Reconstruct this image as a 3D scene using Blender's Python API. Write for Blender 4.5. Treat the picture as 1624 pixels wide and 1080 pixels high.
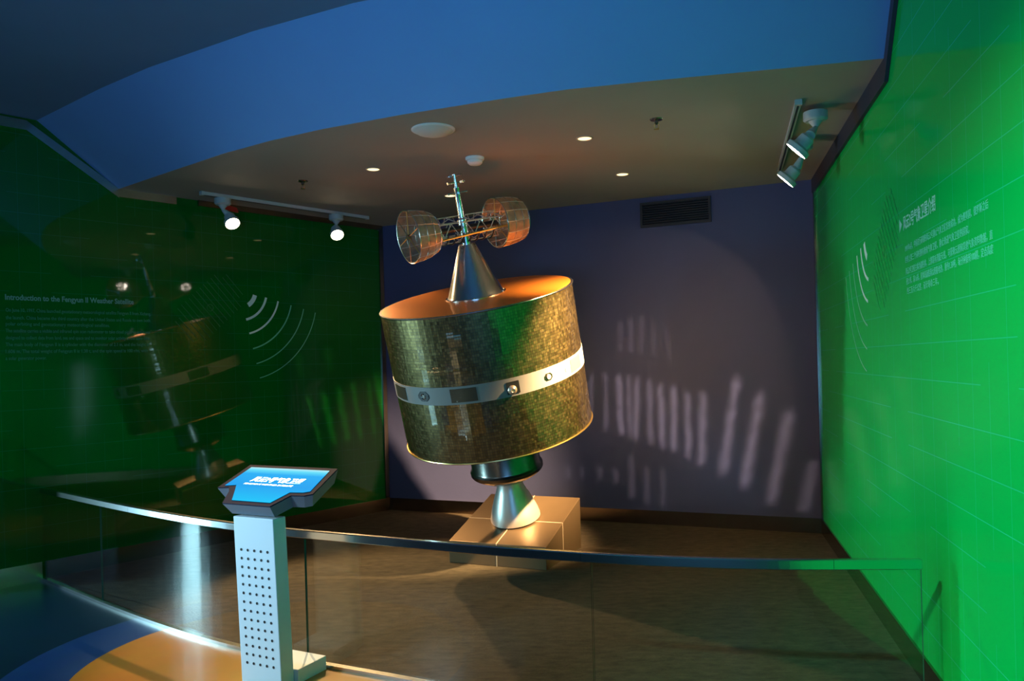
import bpy, bmesh, math, random
from mathutils import Vector as V, Matrix
random.seed(7)
for o in list(bpy.data.objects): bpy.data.objects.remove(o)
sc = bpy.context.scene
COL = sc.collection

# ---------------- camera, world, exposure, hall and fill lights ----------------
EYE = V((0, 0, 1.55)); FPX = 1265.0; PCX, PCY = 812.0, 577.0; ROLL = math.radians(1.55)
cr = V((math.cos(ROLL), 0, -math.sin(ROLL))); cu = V((math.sin(ROLL), 0, math.cos(ROLL))); cf = V((0, 1, 0))
cd = bpy.data.cameras.new('camera'); cam = bpy.data.objects.new('camera', cd); COL.objects.link(cam)
cd.sensor_width = 36; cd.sensor_fit = 'HORIZONTAL'; cd.lens = FPX / 1624 * 36
cd.shift_y = (PCY - 540) / 1624
cam.matrix_world = Matrix(((cr.x, cu.x, -cf.x, EYE.x), (cr.y, cu.y, -cf.y, EYE.y), (cr.z, cu.z, -cf.z, EYE.z), (0, 0, 0, 1)))
cd.clip_start = 0.05
sc.camera = cam
sc.view_settings.view_transform = 'Standard'; sc.view_settings.look = 'None'
sc.view_settings.gamma = 1; sc.view_settings.use_curve_mapping = False
sc.view_settings.exposure = 0.0
w = bpy.data.worlds.new('hall_ambient'); sc.world = w; w.use_nodes = True
w.node_tree.nodes['Background'].inputs[0].default_value = (0.16, 0.42, 0.62, 1)
w.node_tree.nodes['Background'].inputs[1].default_value = 0.018

def aim(o, target):
    o.rotation_euler = (V(target) - o.location).to_track_quat('-Z', 'Y').to_euler()
def area(name, loc, target, sx, sy, power, color):
    l = bpy.data.lights.new(name, 'AREA'); l.shape = 'RECTANGLE'; l.size = sx; l.size_y = sy; l.energy = power; l.color = color
    o = bpy.data.objects.new(name, l); o.location = loc; aim(o, target); COL.objects.link(o); return o
def spot(name, loc, target, power, color, size, blend, radius=0.03):
    l = bpy.data.lights.new(name, 'SPOT'); l.energy = power; l.color = color; l.spot_size = math.radians(size)
    l.spot_blend = blend; l.shadow_soft_size = radius
    o = bpy.data.objects.new(name, l); o.location = loc; aim(o, target); COL.objects.link(o); return o
WARM = (1.0, 0.60, 0.27)
# daylight from the entrance far left of the hall
area('entrance_daylight', (-6.4, 5.0, 0.95), (-1.9, 4.8, .55), 0.32, 1.7, 42, (0.45, 0.86, 1.0)).data.spread = math.radians(60)
area('kiosk_fill', (-3.3, 2.0, 1.5), (-1.35, 4.0, 0.6), 0.7, 0.9, 9, (0.50, 0.82, 1.0))  # unseen cool fill added close by to brighten the kiosk front
spot('kiosk_fill_spot', (-3.4, 1.9, 1.9), (-1.33, 4.0, .42), 270, (.55, .85, 1.0), 26, .8, .15)  # added narrow spot, lifts the kiosk column without lighting the drum
# unseen cool fill added to wash the upper ceiling and the fascia from below-behind
area('fascia_fill', (-0.6, -1.6, 1.2), (-0.9, 4.2, 3.4), 2.2, 1.2, 28, (0.15, 0.46, 0.95)).data.spread = math.radians(75)
# wall washer on the printed wall at the right
spot('wall_washer', (-1.2, 0.6, 3.2), (1.55, 2.3, .75), 780, (0.25, 1.0, 0.75), 60, 0.9, 0.06)

# ---------------- helpers ----------------
def ray(px, py): return cf + cr * ((px - PCX) / FPX) - cu * ((py - PCY) / FPX)
def onz(px, py, z):
    d = ray(px, py); return EYE + d * ((z - EYE.z) / d.z)
def onpl(px, py, P, n):
    d = ray(px, py); return EYE + d * ((V(P) - EYE).dot(n) / d.dot(n))

def tag(o, label=None, cat=None, group=None, kind=None):
    if label: o['label'] = label
    if cat: o['category'] = cat
    if group: o['group'] = group
    if kind: o['kind'] = kind
    return o
def empty(name, loc=(0, 0, 0), label=None, cat=None, group=None):
    o = bpy.data.objects.new(name, None); o.empty_display_size = .1; o.location = loc; COL.objects.link(o)
    return tag(o, label, cat, group)
def link(name, me, m, parent=None, smooth=False):
    me.materials.append(m) if m and not me.materials else None
    if smooth:
        for p in me.polygons: p.use_smooth = True
    o = bpy.data.objects.new(name, me); COL.objects.link(o)
    if parent:
        o.parent = parent
        o.matrix_parent_inverse = Matrix.Translation(-parent.location) if parent.type == 'EMPTY' and not parent.parent else Matrix.Identity(4)
    return o
def obj(name, bm, m, parent=None, smooth=False, mats=None):
    me = bpy.data.meshes.new(name)
    bmesh.ops.recalc_face_normals(bm, faces=bm.faces)
    bm.to_mesh(me); bm.free()
    if mats:
        for x in mats: me.materials.append(x)
    else: me.materials.append(m)
    if smooth:
        for p in me.polygons: p.use_smooth = True
        try: me.set_sharp_from_angle(angle=math.radians(38))
        except Exception: pass
    o = bpy.data.objects.new(name, me); COL.objects.link(o)
    if parent:
        o.parent = parent
        if parent.type == 'EMPTY': o.matrix_parent_inverse = Matrix.Translation(-parent.location)
        # a mesh parent sits at the world origin inside its thing, so no offset is needed
    return o
def frame_of(ax, ay=None):
    z = V(ax).normalized()
    x = (V(ay) - z * V(ay).dot(z)).normalized() if ay is not None else z.orthogonal().normalized()
    return x, z.cross(x), z
def add_lathe(bm, prof, o, ax, ref=None, n=48, a0=0, a1=2 * math.pi, closed=False):
    x, y, z = frame_of(ax, ref); o = V(o); full = abs(a1 - a0 - 2 * math.pi) < 1e-6
    rings = []
    for (r, t) in prof:
        if r < 1e-6: rings.append([bm.verts.new(o + z * t)])
        else: rings.append([bm.verts.new(o + z * t + (x * math.cos(a0 + (a1 - a0) * k / n) + y * math.sin(a0 + (a1 - a0) * k / n)) * r) for k in range(n if full else n + 1)])
    pairs = list(zip(rings, rings[1:]))
    if closed: pairs.append((rings[-1], rings[0]))
    for a, b in pairs:
        m = max(len(a), len(b)); cnt = n
        for k in range(cnt):
            k2 = (k + 1) % len(a) if full else k + 1
            k3 = (k + 1) % len(b) if full else k + 1
            if len(a) == 1: bm.faces.new((a[0], b[k], b[k3]))
            elif len(b) == 1: bm.faces.new((a[k], a[k2], b[0]))
            else: bm.faces.new((a[k], a[k2], b[k3], b[k]))
def add_box(bm, o, x, y, z, sx, sy, sz):
    o = V(o); x, y, z = V(x) * sx, V(y) * sy, V(z) * sz
    vs = [bm.verts.new(o + x * a + y * b + z * c) for c in (0, 1) for b in (0, 1) for a in (0, 1)]
    for f in ((0, 1, 3, 2), (4, 6, 7, 5), (0, 4, 5, 1), (2, 3, 7, 6), (0, 2, 6, 4), (1, 5, 7, 3)):
        bm.faces.new([vs[i] for i in f])
def add_tube(bm, p, q, r, n=10, r2=None):
    p, q = V(p), V(q); L = (q - p).length
    add_lathe(bm, [(0, 0), (r, 0), (r if r2 is None else r2, L), (0, L)], p, q - p, n=n)
def add_path(bm, pts, r, n=8, closed=False):
    pts = [V(p) for p in pts]; m = len(pts); rings = []
    prev = None
    for i, p in enumerate(pts):
        if closed: t = pts[(i + 1) % m] - pts[i - 1]
        else: t = pts[min(i + 1, m - 1)] - pts[max(i - 1, 0)]
        t.normalize()
        x = t.orthogonal().normalized() if prev is None else (prev - t * prev.dot(t)).normalized()
        prev = x; y = t.cross(x)
        rings.append([bm.verts.new(p + (x * math.cos(2 * math.pi * k / n) + y * math.sin(2 * math.pi * k / n)) * r) for k in range(n)])
    prs = list(zip(rings, rings[1:])) + ([(rings[-1], rings[0])] if closed else [])
    for a, b in prs:
        for k in range(n): bm.faces.new((a[k], a[(k + 1) % n], b[(k + 1) % n], b[k]))
    if not closed: bm.faces.new(rings[0]); bm.faces.new(rings[-1])
def add_prism(bm, pts, ext):
    a = [bm.verts.new(V(p)) for p in pts]; b = [bm.verts.new(V(p) + V(ext)) for p in pts]
    bm.faces.new(a); bm.faces.new(b[::-1])
    for k in range(len(a)): bm.faces.new((a[k], a[(k + 1) % len(a)], b[(k + 1) % len(a)], b[k]))
def add_sweep(bm, pts, sect):
    """closed section (list of (side, up)) swept along a horizontal polyline"""
    pts = [V(p) for p in pts]; rings = []
    for i, p in enumerate(pts):
        t = (pts[min(i + 1, len(pts) - 1)] - pts[max(i - 1, 0)]); t.z = 0; t.normalize(); s = V((-t.y, t.x, 0))
        rings.append([bm.verts.new(p + s * a + V((0, 0, b))) for a, b in sect])
    for a, b in zip(rings, rings[1:]):
        n = len(a)
        for k in range(n): bm.faces.new((a[k], a[(k + 1) % n], b[(k + 1) % n], b[k]))
    bm.faces.new(rings[0]); bm.faces.new(rings[-1][::-1])
def bevel(o, wd, seg=2):
    md = o.modifiers.new('edge', 'BEVEL'); md.width = wd; md.segments = seg; md.limit_method = 'ANGLE'; return o
B = bmesh.new

# ---------------- materials ----------------
def mat(name, col, rough=.5, metal=0, spec=None, emit=None, estr=0, coat=0, noise=None, bump=None, alpha=1, aniso=0):
    m = bpy.data.materials.new(name); m.use_nodes = True; nt = m.node_tree; b = nt.nodes['Principled BSDF']
    b.inputs['Base Color'].default_value = (*col, 1); b.inputs['Roughness'].default_value = rough; b.inputs['Metallic'].default_value = metal
    if spec is not None: b.inputs['Specular IOR Level'].default_value = spec
    if coat: b.inputs['Coat Weight'].default_value = coat; b.inputs['Coat Roughness'].default_value = .10
    if emit: b.inputs['Emission Color'].default_value = (*emit, 1); b.inputs['Emission Strength'].default_value = estr
    if aniso: b.inputs['Anisotropic'].default_value = aniso
    b.inputs['Alpha'].default_value = alpha
    tc = nt.nodes.new('ShaderNodeTexCoord')
    if noise:
        sc_, amt = noise
        n = nt.nodes.new('ShaderNodeTexNoise'); n.inputs['Scale'].default_value = sc_; n.inputs['Detail'].default_value = 5
        nt.links.new(tc.outputs['Object'], n.inputs['Vector'])
        mx = nt.nodes.new('ShaderNodeMix'); mx.data_type = 'RGBA'; nt.links.new(n.outputs['Fac'], mx.inputs['Factor'])
        mx.inputs['A'].default_value = (*[c * (1 - amt) for c in col], 1); mx.inputs['B'].default_value = (*[min(1, c * (1 + amt)) for c in col], 1)
        nt.links.new(mx.outputs['Result'], b.inputs['Base Color'])
    if bump:
        bs, bd = bump
        n = nt.nodes.new('ShaderNodeTexNoise'); n.inputs['Scale'].default_value = bs; nt.links.new(tc.outputs['Object'], n.inputs['Vector'])
        bp = nt.nodes.new('ShaderNodeBump'); bp.inputs['Distance'].default_value = bd; bp.inputs['Strength'].default_value = 1
        nt.links.new(n.outputs['Fac'], bp.inputs['Height']); nt.links.new(bp.outputs[0], b.inputs['Normal'])
    return m
M = {}
M['steel'] = mat('brushed_steel', (.62, .62, .60), .24, 1, noise=(14, .12))
M['steel_dark'] = mat('bronzed_steel', (.30, .24, .19), .22, 1, noise=(9, .25))
M['rail'] = mat('rail_steel', (.60, .62, .64), .2, 1)
M['soffit'] = mat('soffit_paint', (.29, .285, .25), .75, noise=(3, .05))
M['fascia'] = mat('fascia_paint', (.17, .36, .72), .7, noise=(2, .05))
M['ceil'] = mat('hall_ceiling_paint', (.11, .22, .40), .8, noise=(1.6, .1))
M['backwall'] = mat('slate_blue_paint', (.058, .070, .175), .62, noise=(5, .06), bump=(60, .0006))
M['black'] = mat('black_metal', (.012, .012, .014), .45)
M['white'] = mat('white_plastic', (.75, .75, .72), .45)
M['grey'] = mat('grey_lamp_housing', (.42, .46, .46), .4)
M['red'] = mat('red_plastic', (.45, .02, .015), .4)
M['pedestal'] = mat('satin_bronze_panel', (.20, .14, .08), .38, .7, noise=(6, .08))
M['seam'] = mat('panel_joint', (.55, .46, .34), .4, .3)
M['copper'] = mat('copper_foil_disc', (.90, .30, .04), .28, .5)
M['chrome'] = mat('polished_steel', (.66, .67, .68), .22, 1, noise=(10, .06))
M['satin'] = mat('satin_steel', (.66, .64, .60), .36, .75)
M['gunmetal'] = mat('dark_steel', (.23, .21, .19), .25, 1, noise=(6, .12))
M['bandwhite'] = mat('off_white_band', (.19, .19, .18), .5)
M['cellpatch'] = mat('dark_cell_patch', (.075, .07, .05), .3, .5)
M['brass'] = mat('brass', (.75, .55, .2), .3, 1)
M['kiosk'] = mat('silver_painted_steel', (.66, .76, .84), .5, .1)
M['kioskhead'] = mat('grey_head_casing', (.16, .19, .24), .6)
M['bezel'] = mat('dark_bezel', (.020, .026, .055), .8, spec=.1)
M['graphic'] = mat('pale_print', (.55, .80, .78), .5)
M['graphic_dim'] = mat('faint_print', (.02, .26, .10), .5)
M['graphic_mid'] = mat('mid_print', (.10, .50, .30), .5)
M['lampface'] = mat('lit_lamp_face', (1, .9, .7), .3, emit=(1, .80, .52), estr=28)
M['lampface_side'] = mat('lit_lamp_lens', (1, .9, .8), .3, emit=(1, .86, .70), estr=34)
M['down'] = mat('lit_downlight', (1, .9, .7), .3, emit=(1, .74, .36), estr=2.2)

def screen_mat():
    m = mat('lit_screen', (.0, .004, .01), .8, spec=.02, emit=(.0, .42, .85), estr=1.0)
    nt = m.node_tree; b = nt.nodes['Principled BSDF']; tc = nt.nodes.new('ShaderNodeTexCoord')
    sep = nt.nodes.new('ShaderNodeSeparateXYZ'); nt.links.new(tc.outputs['Generated'], sep.inputs[0])
    r = nt.nodes.new('ShaderNodeValToRGB'); e = r.color_ramp.elements
    e[0].position = 0.0; e[0].color = (0.0, .55, .95, 1); e[1].position = 1.0; e[1].color = (.45, .85, .95, 1)
    for p, c in ((.45, (.0, .36, .88, 1)), (.80, (.0, .42, .92, 1)), (.92, (.1, .72, .95, 1))):
        x = e.new(p); x.color = c
    nt.links.new(sep.outputs[1], r.inputs[0]); nt.links.new(r.outputs[0], b.inputs['Emission Color'])
    return m
M['screen'] = screen_mat()
M['screentext'] = mat('lit_screen_lettering', (1, 1, 1), .4, emit=(.9, 1, 1), estr=1.25)

def glass_mat():
    m = bpy.data.materials.new('clear_glass'); m.use_nodes = True; nt = m.node_tree; nt.nodes.remove(nt.nodes['Principled BSDF'])
    out = nt.nodes['Material Output']; tr = nt.nodes.new('ShaderNodeBsdfTransparent'); tr.inputs[0].default_value = (.93, .97, .955, 1)
    gl = nt.nodes.new('ShaderNodeBsdfGlossy'); gl.inputs['Roughness'].default_value = .03
    geo = nt.nodes.new('ShaderNodeNewGeometry'); dt = nt.nodes.new('ShaderNodeVectorMath'); dt.operation = 'DOT_PRODUCT'
    nt.links.new(geo.outputs['Normal'], dt.inputs[0]); nt.links.new(geo.outputs['Incoming'], dt.inputs[1])
    def op(k, a, b):
        q = nt.nodes.new('ShaderNodeMath'); q.operation = k; q.use_clamp = k == 'SUBTRACT'
        for i, v in enumerate((a, b)):
            if isinstance(v, (int, float)): q.inputs[i].default_value = v
            else: nt.links.new(v, q.inputs[i])
        return q.outputs[0]
    ab = nt.nodes.new('ShaderNodeMath'); ab.operation = 'ABSOLUTE'; nt.links.new(dt.outputs['Value'], ab.inputs[0])
    fr = op('ADD', op('MULTIPLY', op('POWER', op('SUBTRACT', 1.0, ab.outputs[0]), 5.0), .95), .04)   # Schlick reflectance of clear glass
    mx = nt.nodes.new('ShaderNodeMixShader')
    nt.links.new(fr, mx.inputs[0]); nt.links.new(tr.outputs[0], mx.inputs[1]); nt.links.new(gl.outputs[0], mx.inputs[2])
    nt.links.new(mx.outputs[0], out.inputs[0]); return m
M['glass'] = glass_mat()
M['glassedge'] = mat('green_glass_edge', (.02, .11, .08), .15)

def wall_print(name, origin, direc, gx, gz, base, line, rough, seed):
    """green printed acrylic with a thin irregular grid of lines"""
    m = bpy.data.materials.new(name); m.use_nodes = True; nt = m.node_tree; b = nt.nodes['Principled BSDF']; N = nt.nodes.new; L = nt.links.new
    b.inputs['Roughness'].default_value = rough; b.inputs['Specular IOR Level'].default_value = .5 if rough < .05 else .06
    tc = N('ShaderNodeTexCoord'); sb = N('ShaderNodeVectorMath'); sb.operation = 'SUBTRACT'; L(tc.outputs['Object'], sb.inputs[0]); sb.inputs[1].default_value = origin
    dt = N('ShaderNodeVectorMath'); dt.operation = 'DOT_PRODUCT'; L(sb.outputs[0], dt.inputs[0]); dt.inputs[1].default_value = direc
    sp = N('ShaderNodeSeparateXYZ'); L(sb.outputs[0], sp.inputs[0])
    def op(o, a, bb=None):
        n = N('ShaderNodeMath'); n.operation = o
        for i, v in enumerate((a, bb)):
            if v is None: continue
            if isinstance(v, (int, float)): n.inputs[i].default_value = v
            else: L(v, n.inputs[i])
        return n.outputs[0]
    def lines(coord, step, half):
        q = op('DIVIDE', coord, step); return op('LESS_THAN', op('ABSOLUTE', op('SUBTRACT', op('FRACT', q), .5)), half / step), op('FLOOR', q)
    u = dt.outputs['Value']; v = sp.outputs[2]
    lu, cu_ = lines(op('ADD', u, 50.0), gx, .0016); lv, cv_ = lines(op('ADD', v, 50.0), gz, .0018)
    cellu = op('FLOOR', op('DIVIDE', op('ADD', u, 50.0), gx * 2.0)); cellv = op('FLOOR', op('DIVIDE', op('ADD', v, 50.0), gz * 2.0))
    def rnd(a, bb, s):
        c = N('ShaderNodeCombineXYZ'); L(a, c.inputs[0]); L(bb, c.inputs[1]); c.inputs[2].default_value = s
        wn = N('ShaderNodeTexWhiteNoise'); wn.noise_dimensions = '3D'; L(c.outputs[0], wn.inputs['Vector']); return wn.outputs['Value']
    mu = op('MULTIPLY', lu, op('MULTIPLY', op('GREATER_THAN', rnd(cu_, cellv, seed), .22), .75)); mv = op('MULTIPLY', lv, op('GREATER_THAN', rnd(cellu, cv_, seed + 3), .2))
    fac = op('MAXIMUM', mu, mv)
    nz = N('ShaderNodeTexNoise'); nz.inputs['Scale'].default_value = .9; L(tc.outputs['Object'], nz.inputs['Vector'])
    bm_ = N('ShaderNodeMix'); bm_.data_type = 'RGBA'; L(nz.outputs['Fac'], bm_.inputs['Factor'])
    bm_.inputs['A'].default_value = (*[c * .9 for c in base], 1); bm_.inputs['B'].default_value = (*[c * 1.1 for c in base], 1)
    mx = N('ShaderNodeMix'); mx.data_type = 'RGBA'; L(op('MULTIPLY', fac, .6), mx.inputs['Factor']); L(bm_.outputs['Result'], mx.inputs['A']); mx.inputs['B'].default_value = (*line, 1)
    L(mx.outputs['Result'], b.inputs['Base Color']); return m

# ---------------- room plan (metres; z = 0 is the exhibit floor) ----------------
ZC, ZU = 3.085, 3.53
LB = V((-1.372, 8.689, 0)); RB = V((2.67, 6.947, 0))
dL = V((-.665, -.747, 0)).normalized(); dR = V((-.234, -.972, 0)).normalized()
LE = LB + dL * 4.0; RE = RB + dR * 8.0
nL = V((.747, -.665, 0)).normalized(); nR = V((-.972, .234, 0)).normalized(); nB = V((-.3957, -.9184, 0)).normalized()
lower = [(-3.9, 7.216), (-3.244, 6.625), (-2.497, 6.022), (-1.987, 5.614), (-1.57, 5.329), (-1.17, 5.105), (-.621, 4.854), (-.002, 4.610), (.354, 4.488), (.697, 4.411), (1.032, 4.340), (1.355, 4.278), (1.671, 4.212), (1.985, 4.145), (2.4, 4.045)]
upper = [(-4.4, 6.677), (-3.604, 6.150), (-2.788, 5.510), (-2.3, 5.162), (-1.952, 4.952), (-1.463, 4.655), (-.809, 4.328), (-.3, 4.147), (.2, 4.019), (.6, 3.955), (.95, 3.916), (1.25, 3.878), (1.55, 3.839), (1.88, 3.788), (2.3, 3.724)]

def struct(name, bm, m, **k):
    o = obj(name, bm, m, **k); o['kind'] = 'structure'; return o
def quad(bm, *ps): bm.faces.new([bm.verts.new(V(p)) for p in ps])

# floor of the hall: navy vinyl with a blue ring around a yellow blob; carpet stage behind the glass
def floor_mat():
    m = bpy.data.materials.new('hall_vinyl'); m.use_nodes = True; nt = m.node_tree; b = nt.nodes['Principled BSDF']; N = nt.nodes.new; L = nt.links.new
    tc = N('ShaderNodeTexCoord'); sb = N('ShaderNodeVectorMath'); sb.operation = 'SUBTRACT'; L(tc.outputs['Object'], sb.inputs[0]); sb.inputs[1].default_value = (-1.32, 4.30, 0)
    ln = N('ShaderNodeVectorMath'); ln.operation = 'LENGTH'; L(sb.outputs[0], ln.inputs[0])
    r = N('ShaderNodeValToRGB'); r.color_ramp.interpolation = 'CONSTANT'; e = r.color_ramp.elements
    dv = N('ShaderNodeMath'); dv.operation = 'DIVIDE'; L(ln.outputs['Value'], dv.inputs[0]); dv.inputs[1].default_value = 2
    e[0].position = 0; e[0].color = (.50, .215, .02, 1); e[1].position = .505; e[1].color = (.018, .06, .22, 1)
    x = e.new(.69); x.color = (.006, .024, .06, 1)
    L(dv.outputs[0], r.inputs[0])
    nz = N('ShaderNodeTexNoise'); nz.inputs['Scale'].default_value = 5; L(tc.outputs['Object'], nz.inputs['Vector'])
    mx = N('ShaderNodeMix'); mx.data_type = 'RGBA'; mx.blend_type = 'MULTIPLY'; mx.inputs['Factor'].default_value = .3
    L(r.outputs[0], mx.inputs['A']); L(nz.outputs['Color'], mx.inputs['B']); L(mx.outputs['Result'], b.inputs['Base Color'])
    b.inputs['Roughness'].default_value = .28
    return m
def carpet_mat():
    m = bpy.data.materials.new('brown_carpet'); m.use_nodes = True; nt = m.node_tree; b = nt.nodes['Principled BSDF']; N = nt.nodes.new; L = nt.links.new
    tc = N('ShaderNodeTexCoord'); mp = N('ShaderNodeMapping'); mp.inputs['Scale'].default_value = (1, 2.2, 1); mp.inputs['Rotation'].default_value = (0, 0, .25); L(tc.outputs['Object'], mp.inputs[0])
    n1 = N('ShaderNodeTexNoise'); n1.inputs['Scale'].default_value = 9; n1.inputs['Detail'].default_value = 9; n1.inputs['Roughness'].default_value = .72; L(mp.outputs[0], n1.inputs['Vector'])
    r = N('ShaderNodeValToRGB'); e = r.color_ramp.elements; e[0].position = .32; e[0].color = (.045, .037, .027, 1); e[1].position = .7; e[1].color = (.11, .088, .06, 1); L(n1.outputs['Fac'], r.inputs[0])
    L(r.outputs[0], b.inputs['Base Color']); b.inputs['Roughness'].default_value = .85; b.inputs['Specular IOR Level'].default_value = .12
    n2 = N('ShaderNodeTexNoise'); n2.inputs['Scale'].default_value = 60; n2.inputs['Detail'].default_value = 6; L(mp.outputs[0], n2.inputs['Vector'])
    bp = N('ShaderNodeBump'); bp.inputs['Distance'].default_value = .004; L(n2.outputs['Fac'], bp.inputs['Height']); L(bp.outputs[0], b.inputs['Normal']); return m

# barrier plan: smooth curve through measured points
bpts = [(-3.672, 6.163), (-3.30, 5.849), (-2.934, 5.534), (-2.45, 5.130), (-1.969, 4.759), (-1.587, 4.500), (-1.25, 4.304), (-.98, 4.167), (-.66, 4.013), (-.318, 3.839), (-.01, 3.704), (.288, 3.582), (.52, 3.499), (.759, 3.435), (1.02, 3.377), (1.268, 3.341), (1.674, 3.306)]
def catmull(P, n=6):
    P = [V((*p, 0)) for p in P]; P = [P[0] * 2 - P[1]] + P + [P[-1] * 2 - P[-2]]; out = []
    for i in range(1, len(P) - 2):
        for k in range(n):
            t = k / n; a, b, c, d = P[i - 1:i + 3]
            out.append(.5 * ((2 * b) + (c - a) * t + (2 * a - 5 * b + 4 * c - d) * t * t + (3 * b - a - 3 * c + d) * t ** 3))
    out.append(P[-2]); return out
curve = catmull(bpts)
# light smoothing
for _ in range(10):
    curve = [curve[0]] + [(curve[i - 1] + curve[i] * 2 + curve[i + 1]) / 4 for i in range(1, len(curve) - 1)] + [curve[-1]]
bm = B(); quad(bm, (-9, -4, -.012), (6, -4, -.012), (6, 10, -.012), (-9, 10, -.012)); struct('floor', bm, floor_mat())
bm = B()
pts = [p.copy() for p in curve] + [V((1.78, 3.30, 0)), RB + V((.03, 0, 0)), LB + V((0, .03, 0)), LB + dL * 3.42]
vs = [bm.verts.new(p) for p in pts]; vb = [bm.verts.new(p - V((0, 0, .012))) for p in pts]
bm.faces.new(vs)
for k in range(len(vs)): bm.faces.new((vs[k], vs[(k + 1) % len(vs)], vb[(k + 1) % len(vs)], vb[k]))
struct('floor_stage', bm, carpet_mat())
bm = B(); add_sweep(bm, [p + V((0, 0, -.012)) for p in curve], [(-.022, 0), (.014, 0), (.014, .019), (-.022, .019)]); struct('trim_1', bm, M['steel'])

# walls (12 cm thick)
def wall(name, a, b, n, h, m):
    bm = B(); d = (b - a); add_box(bm, a - V((0, 0, .012)), d.normalized(), -n, (0, 0, 1), d.length, .12, h + .012); return struct(name, bm, m)
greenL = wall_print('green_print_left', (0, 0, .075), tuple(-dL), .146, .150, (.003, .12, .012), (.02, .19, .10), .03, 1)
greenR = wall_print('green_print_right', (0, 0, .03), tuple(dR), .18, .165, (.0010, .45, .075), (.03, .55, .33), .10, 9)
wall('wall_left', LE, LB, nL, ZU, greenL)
wall('wall_back', LB, RB, nB, ZU, M['backwall'])
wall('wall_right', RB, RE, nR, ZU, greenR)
# soffit + sloping fascia as one solid dropped ceiling, hall ceiling above
bm = B()
lo = [bm.verts.new((x, y, ZC)) for x, y in lower]; far = [bm.verts.new(p) for p in ((3.2, 9.3, ZC), (-3.9, 9.3, ZC))]
bm.faces.new(lo + far); struct('ceiling_soffit', bm, M['soffit'])
bm = B()
a = [bm.verts.new((x, y, ZC)) for x, y in lower]; b_ = [bm.verts.new((x, y, ZU)) for x, y in upper]
for k in range(len(a) - 1): bm.faces.new((a[k], a[k + 1], b_[k + 1], b_[k]))
struct('trim_2_fascia', bm, M['fascia'], smooth=True).name = 'ceiling_fascia'
bm = B(); add_box(bm, (-9, -4, ZU), (1, 0, 0), (0, 1, 0), (0, 0, 1), 15, 14, .1); struct('ceiling', bm, M['ceil'])

# baseboards and metal trims
def strip(name, a, b, n, z0, z1, th, m):
    bm = B(); d = b - a; add_box(bm, a + V((0, 0, z0)) + n * .0005, d.normalized(), n, (0, 0, 1), d.length, th, z1 - z0); return struct(name, bm, m)
strip('baseboard_left', LB + dL * 3.40, LB, nL, 0, .13, .012, M['steel_dark'])
strip('baseboard_hall', LE, LB + dL * 3.43, nL, -.012, .13, .012, M['steel'])
strip('baseboard_back', LB, RB, nB, 0, .13, .012, M['steel_dark'])
strip('baseboard_right', RB, RE, nR, 0, .13, .012, M['steel_dark'])
# corner posts
bm = B(); add_box(bm, LB + dL * .06, -dL, nL, (0, 0, 1), .05, .016, ZC); struct('trim_4', bm, M['steel_dark'])
bm = B(); add_box(bm, RB + dR * .005, dR, nR, (0, 0, 1), .035, .014, ZC); struct('trim_5', bm, M['steel_dark'])
# top trims: steel band follows soffit, slopes up along the fascia, then the hall ceiling
def poly_trim(name, base, d, n, prof, wdt, m, th=.02):
    """band of height wdt hanging below the polyline prof [(s, z)] on a wall"""
    bm = B()
    for (s0, z0), (s1, z1) in zip(prof, prof[1:]):
        q = [base + d * s0 + V((0, 0, z0)), base + d * s1 + V((0, 0, z1)), base + d * s1 + V((0, 0, z1 - wdt)), base + d * s0 + V((0, 0, z0 - wdt))]
        add_prism(bm, [p + n * .001 for p in q], n * th)
    return struct(name, bm, m)
poly_trim('trim_6', LB, dL, nL, [(2.785, ZC), (3.46, ZU - .02), (4.0, ZU - .02)], .075, M['steel'])
poly_trim('trim_7', LB, dL, nL, [(0.02, ZC), (2.1, ZC)], .05, M['steel_dark'])
poly_trim('trim_8', LB, dL, nL, [(2.3, ZC), (2.785, ZC)], .065, M['steel'])
M['trim_dark'] = mat('dark_painted_trim', (.03, .03, .055), .5, 0)
poly_trim('trim_9', RB, dR, nR, [(0, ZC), (2.88, ZC), (3.25, ZU), (8.0, ZU)], .12, M['trim_dark'])

# ---------------- printed graphics on the walls ----------------
def text_mesh(name, s, size, O, xd, n, m, parent, width=None, offs=0, shear=0, depth=.0012, mode='LEFT', spacing=1.0):
    cu2 = bpy.data.curves.new('t', 'FONT'); cu2.body = s; cu2.size = size; cu2.offset = offs; cu2.shear = shear; cu2.extrude = depth / 2; cu2.space_line = spacing; cu2.align_x = mode
    cu2.resolution_u = 3
    to = bpy.data.objects.new('t', cu2); COL.objects.link(to)
    dg = bpy.context.evaluated_depsgraph_get(); me = bpy.data.meshes.new_from_object(to.evaluated_get(dg)); me.name = name
    bpy.data.objects.remove(to)
    xs = [v.co.x for v in me.vertices]
    k = 1 if (width is None or not xs) else width / (max(xs) - min(xs))
    x0 = min(xs) if xs else 0
    xd = V(xd).normalized(); n = V(n).normalized(); up = n.cross(xd)
    for v in me.vertices:
        c = v.co.copy(); v.co = V(O) + xd * ((c.x - x0) * k) + up * c.y + n * (c.z + depth / 2 + .0005)
    me.materials.clear(); me.materials.append(m)
    o = bpy.data.objects.new(name, me); COL.objects.link(o); o.parent = parent
    if parent.type == 'EMPTY': o.matrix_parent_inverse = Matrix.Translation(-parent.location)
    return o
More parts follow.
